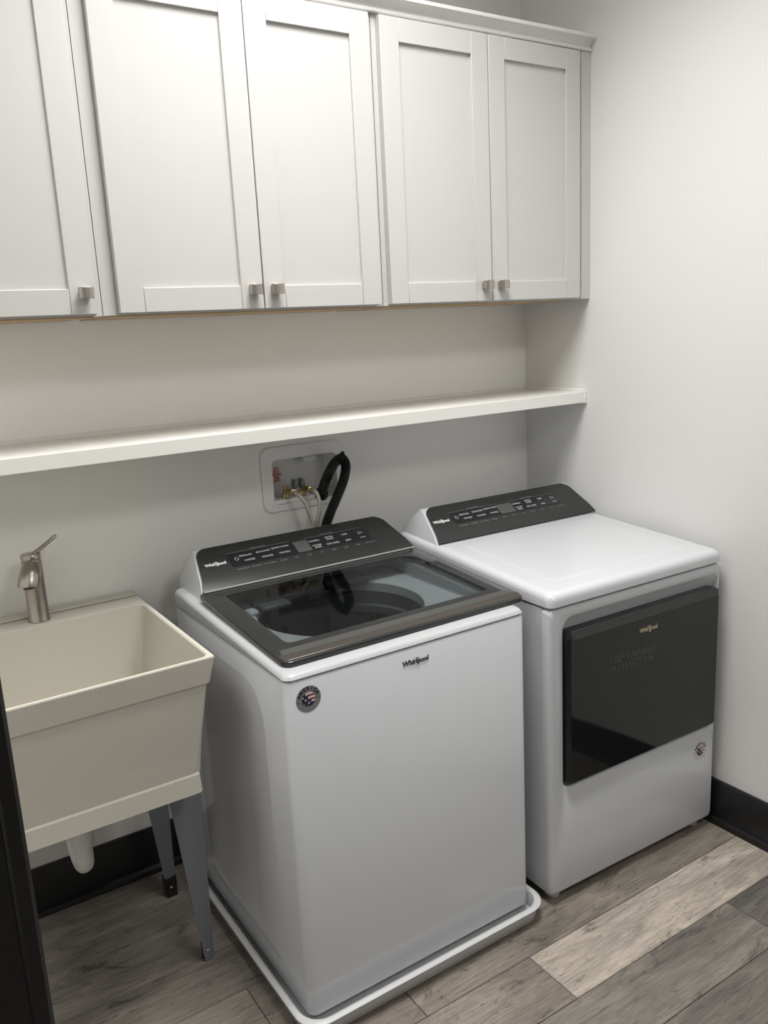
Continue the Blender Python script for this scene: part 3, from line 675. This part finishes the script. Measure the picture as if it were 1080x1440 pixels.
# ------------------------------------------------------------------ laundry sink
sk = thing('laundry_sink', (-1.826, -0.32, 0.0), 'off-white plastic laundry tub on grey metal legs left of the washing machine', 'sink')
SX0, SX1, SY0, SY1, SZ = -2.118, -1.534, -0.635, -0.006, 0.893
def sr(l, f, r, bk_=0.0, n=14): return rr(SX0 + l, SX1 - l, SY0 + f, SY1 - bk_, r, n)
inn = lambda i, fr_, z: xy(rr(SX0 + 0.012 + i, SX1 - 0.012 - i, SY0 + 0.010 + fr_, -0.132 - i * 0.3, 0.022, 14), z)
bm = BM()
loft(bm, [xy(sr(0.060, 0.055, 0.02, 0.02), 0.556), xy(sr(0.052, 0.045, 0.018, 0.012), 0.549), xy(sr(0.047, 0.036, 0.015, 0.008), 0.552), xy(sr(0.0495, 0.0375, 0.013, 0.006), 0.598), xy(sr(0.0515, 0.0405, 0.012, 0.006), 0.605), xy(sr(0.0195, 0.0155, 0.010, 0.003), 0.822), xy(sr(0.018, 0.014, 0.008, 0.0), 0.8245), xy(sr(0.014, 0.010, 0.008), 0.829), xy(sr(0.001, 0.001, 0.006), 0.890), xy(sr(0.0022, 0.002, 0.006), SZ),
          inn(-0.001, 0.0, SZ), inn(0.0015, 0.002, 0.890), inn(0.032, 0.030, 0.60), inn(0.05, 0.05, 0.580)])
obj('basin', bm, M_sink, sk, smooth=7.5)
obj('rear_ledge', box(BM(), SX0 + 0.003, SX1 - 0.003, -0.052, SY1 - 0.0008, 0.8935, 0.899), M_sink, sk, bevel=0.002)
def leg(x_in, x_out, yt, yb, back):
    s = 1 if x_out > x_in else -1
    xo_t, xo_b = x_out, x_out - s * 0.008; wt, wb = 0.088, 0.024; ztp, zbm = 0.553, 0.002
    bm = BM(); th = 0.003
    d = 0.045; db = 0.018; sg = 1 if not back else 1
    hexa(bm, [(xo_b - s * wb, yb, zbm), (xo_b, yb, zbm), (xo_b, yb + th, zbm), (xo_b - s * wb, yb + th, zbm), (xo_t - s * wt, yt, ztp), (xo_t, yt, ztp), (xo_t, yt + th, ztp), (xo_t - s * wt, yt + th, ztp)])
    hexa(bm, [(xo_b - s * th, yb + th, zbm), (xo_b, yb + th, zbm), (xo_b, yb + db, zbm), (xo_b - s * th, yb + db, zbm), (xo_t - s * th, yt + th, ztp), (xo_t, yt + th, ztp), (xo_t, yt + d, ztp), (xo_t - s * th, yt + d, ztp)])
    l = obj('leg', bm, M_leg, sk)
    cx = xo_b - s * 0.012
    if back:
        b2 = BM(); hexa(b2, [(xo_b - s * 0.030, yb - 0.004, 0.0004), (xo_b + s * 0.003, yb - 0.004, 0.0004), (xo_b + s * 0.003, yb + 0.024, 0.0004), (xo_b - s * 0.030, yb + 0.024, 0.0004), (xo_b - s * 0.032, yb - 0.004, 0.066), (xo_b + s * 0.004, yb - 0.004, 0.066), (xo_b + s * 0.004, yb + 0.024, 0.066), (xo_b - s * 0.032, yb + 0.024, 0.066)])
        obj('foot', b2, M_blk, l, bevel=0.002)
    else:
        b2 = BM(); hexa(b2, [(xo_b - s * 0.025, yb + 0.0034, 0.0004), (xo_b - s * 0.0034, yb + 0.0034, 0.0004), (xo_b - s * 0.0034, yb + 0.02, 0.0004), (xo_b - s * 0.025, yb + 0.02, 0.0004), (xo_b - s * 0.027, yb + 0.0038, 0.05), (xo_b - s * 0.0034, yb + 0.0038, 0.05), (xo_b - s * 0.0034, yb + 0.02, 0.05), (xo_b - s * 0.027, yb + 0.02, 0.05)])
        obj('foot', b2, M_blk, l)
    b2 = BM(); lathe(b2, (cx - s * 0.002, yb - (0.004 if back else 0.0) + 0.002, 0.032), [(0.0045, 0), (0.0045, -0.003), (0.002, -0.005)], 10, 'Y')
    obj('bolt', b2, M_chrome, l)
leg(-1.63, -1.5535, -0.490, -0.478, False); leg(-2.02, -2.0985, -0.490, -0.478, False)
leg(-1.63, -1.5450, -0.172, -0.165, True); leg(-2.02, -2.107, -0.172, -0.165, True)

# faucet on the sink's rear ledge
fa = thing('faucet', (-1.806, -0.086, SZ), 'short brushed nickel faucet with a lever on the back ledge of the laundry tub', 'faucet')
fx, fy = -1.806, -0.0865
bm = BM(); lathe(bm, (fx, fy, SZ + 0.0006), [(0.0275, 0), (0.0275, 0.003), (0.0262, 0.005), (0.0258, 0.10), (0.0255, 0.160), (0.024, 0.166), (0.0235, 0.1665), (0.0235, 0.1685), (0.0250, 0.1695), (0.0250, 0.178), (0.023, 0.181), (0.010, 0.182)], 40)
obj('faucet_body', bm, M_nick, fa, smooth=40)
bm = BM(); rings = []
for k, (c_, nrm, ra, rb) in enumerate((((fx + 0.002, fy + 0.004, 1.046), (-0.1, -0.55, -0.8), 0.020, 0.020), ((fx - 0.003, fy - 0.012, 1.047), (-0.2, -0.6, -0.75), 0.0245, 0.022), ((fx - 0.010, fy - 0.028, 1.032), (-0.2, -0.45, -0.9), 0.026, 0.0235), ((fx - 0.017, fy - 0.040, 1.019), (-0.15, -0.3, -0.95), 0.0275, 0.0240), ((fx - 0.022, fy - 0.046, 1.001), (-0.1, -0.15, -1.0), 0.0265, 0.0225))):
    nv = Vector(nrm).normalized(); side = Vector((0.9, -0.25, 0)); side = (side - nv * side.dot(nv)).normalized(); oth = nv.cross(side)
    rings.append([tuple(Vector(c_) + side * ra * math.cos(2 * PI * i / 32) + oth * rb * math.sin(2 * PI * i / 32)) for i in range(32)])
loft(bm, rings); obj('spout', bm, M_nick, fa, smooth=50)
bm = BM(); lathe(bm, (fx - 0.0215, fy - 0.045, 1.0015), [(0.014, 0), (0.014, -0.006), (0.012, -0.007), (0.010, -0.004)], 20); obj('aerator', bm, M_disp, fa)
bm = BM(); rings = []
for (cx, cy, cz, hw, th) in ((fx + 0.004, fy, 1.0715, 0.009, 0.005), (fx + 0.020, fy + 0.002, 1.079, 0.0085, 0.0052), (fx + 0.045, fy + 0.004, 1.094, 0.0065, 0.0048), (fx + 0.066, fy + 0.006, 1.108, 0.0055, 0.0046), (fx + 0.071, fy + 0.006, 1.1112, 0.003, 0.0025)):
    nd = Vector((-0.55, 0, 0.83)); rings.append([tuple(Vector((cx, cy, cz)) + Vector((0, 1, 0)) * hw * math.cos(2 * PI * i / 14) + nd * th * math.sin(2 * PI * i / 14)) for i in range(14)])
loft(bm, rings); obj('handle', bm, M_nick, fa, smooth=50)

# drain trap below the tub
tp_ = thing('drain_trap', (-1.812, -0.32, 0.28), 'white plastic drain trap hanging under the laundry tub', 'pipe')
bm = BM(); tx = -1.824
P = [(tx, -0.36, 0.5475), (tx, -0.36, 0.40)] + [(tx, -0.305 - 0.055 * math.cos(a), 0.345 - 0.040 * math.sin(a)) for a in [PI * i / 10 for i in range(11)]] + [(tx, -0.25, 0.39), (tx, -0.235, 0.412), (tx, -0.21, 0.42), (tx, -0.0015, 0.425)]
tube(bm, P, 0.0215, 20); obj('trap_pipe', bm, M_pvc, tp_, smooth=60)
bm = BM(); tube(bm, [(tx, -0.36, 0.43), (tx, -0.36, 0.385)], 0.028, 16); obj('slip_nut', bm, M_pvc, tp_)
bm = BM(); tube(bm, [(tx, -0.25, 0.36), (tx, -0.25, 0.392)], 0.028, 16); obj('slip_nut', bm, M_pvc, tp_)
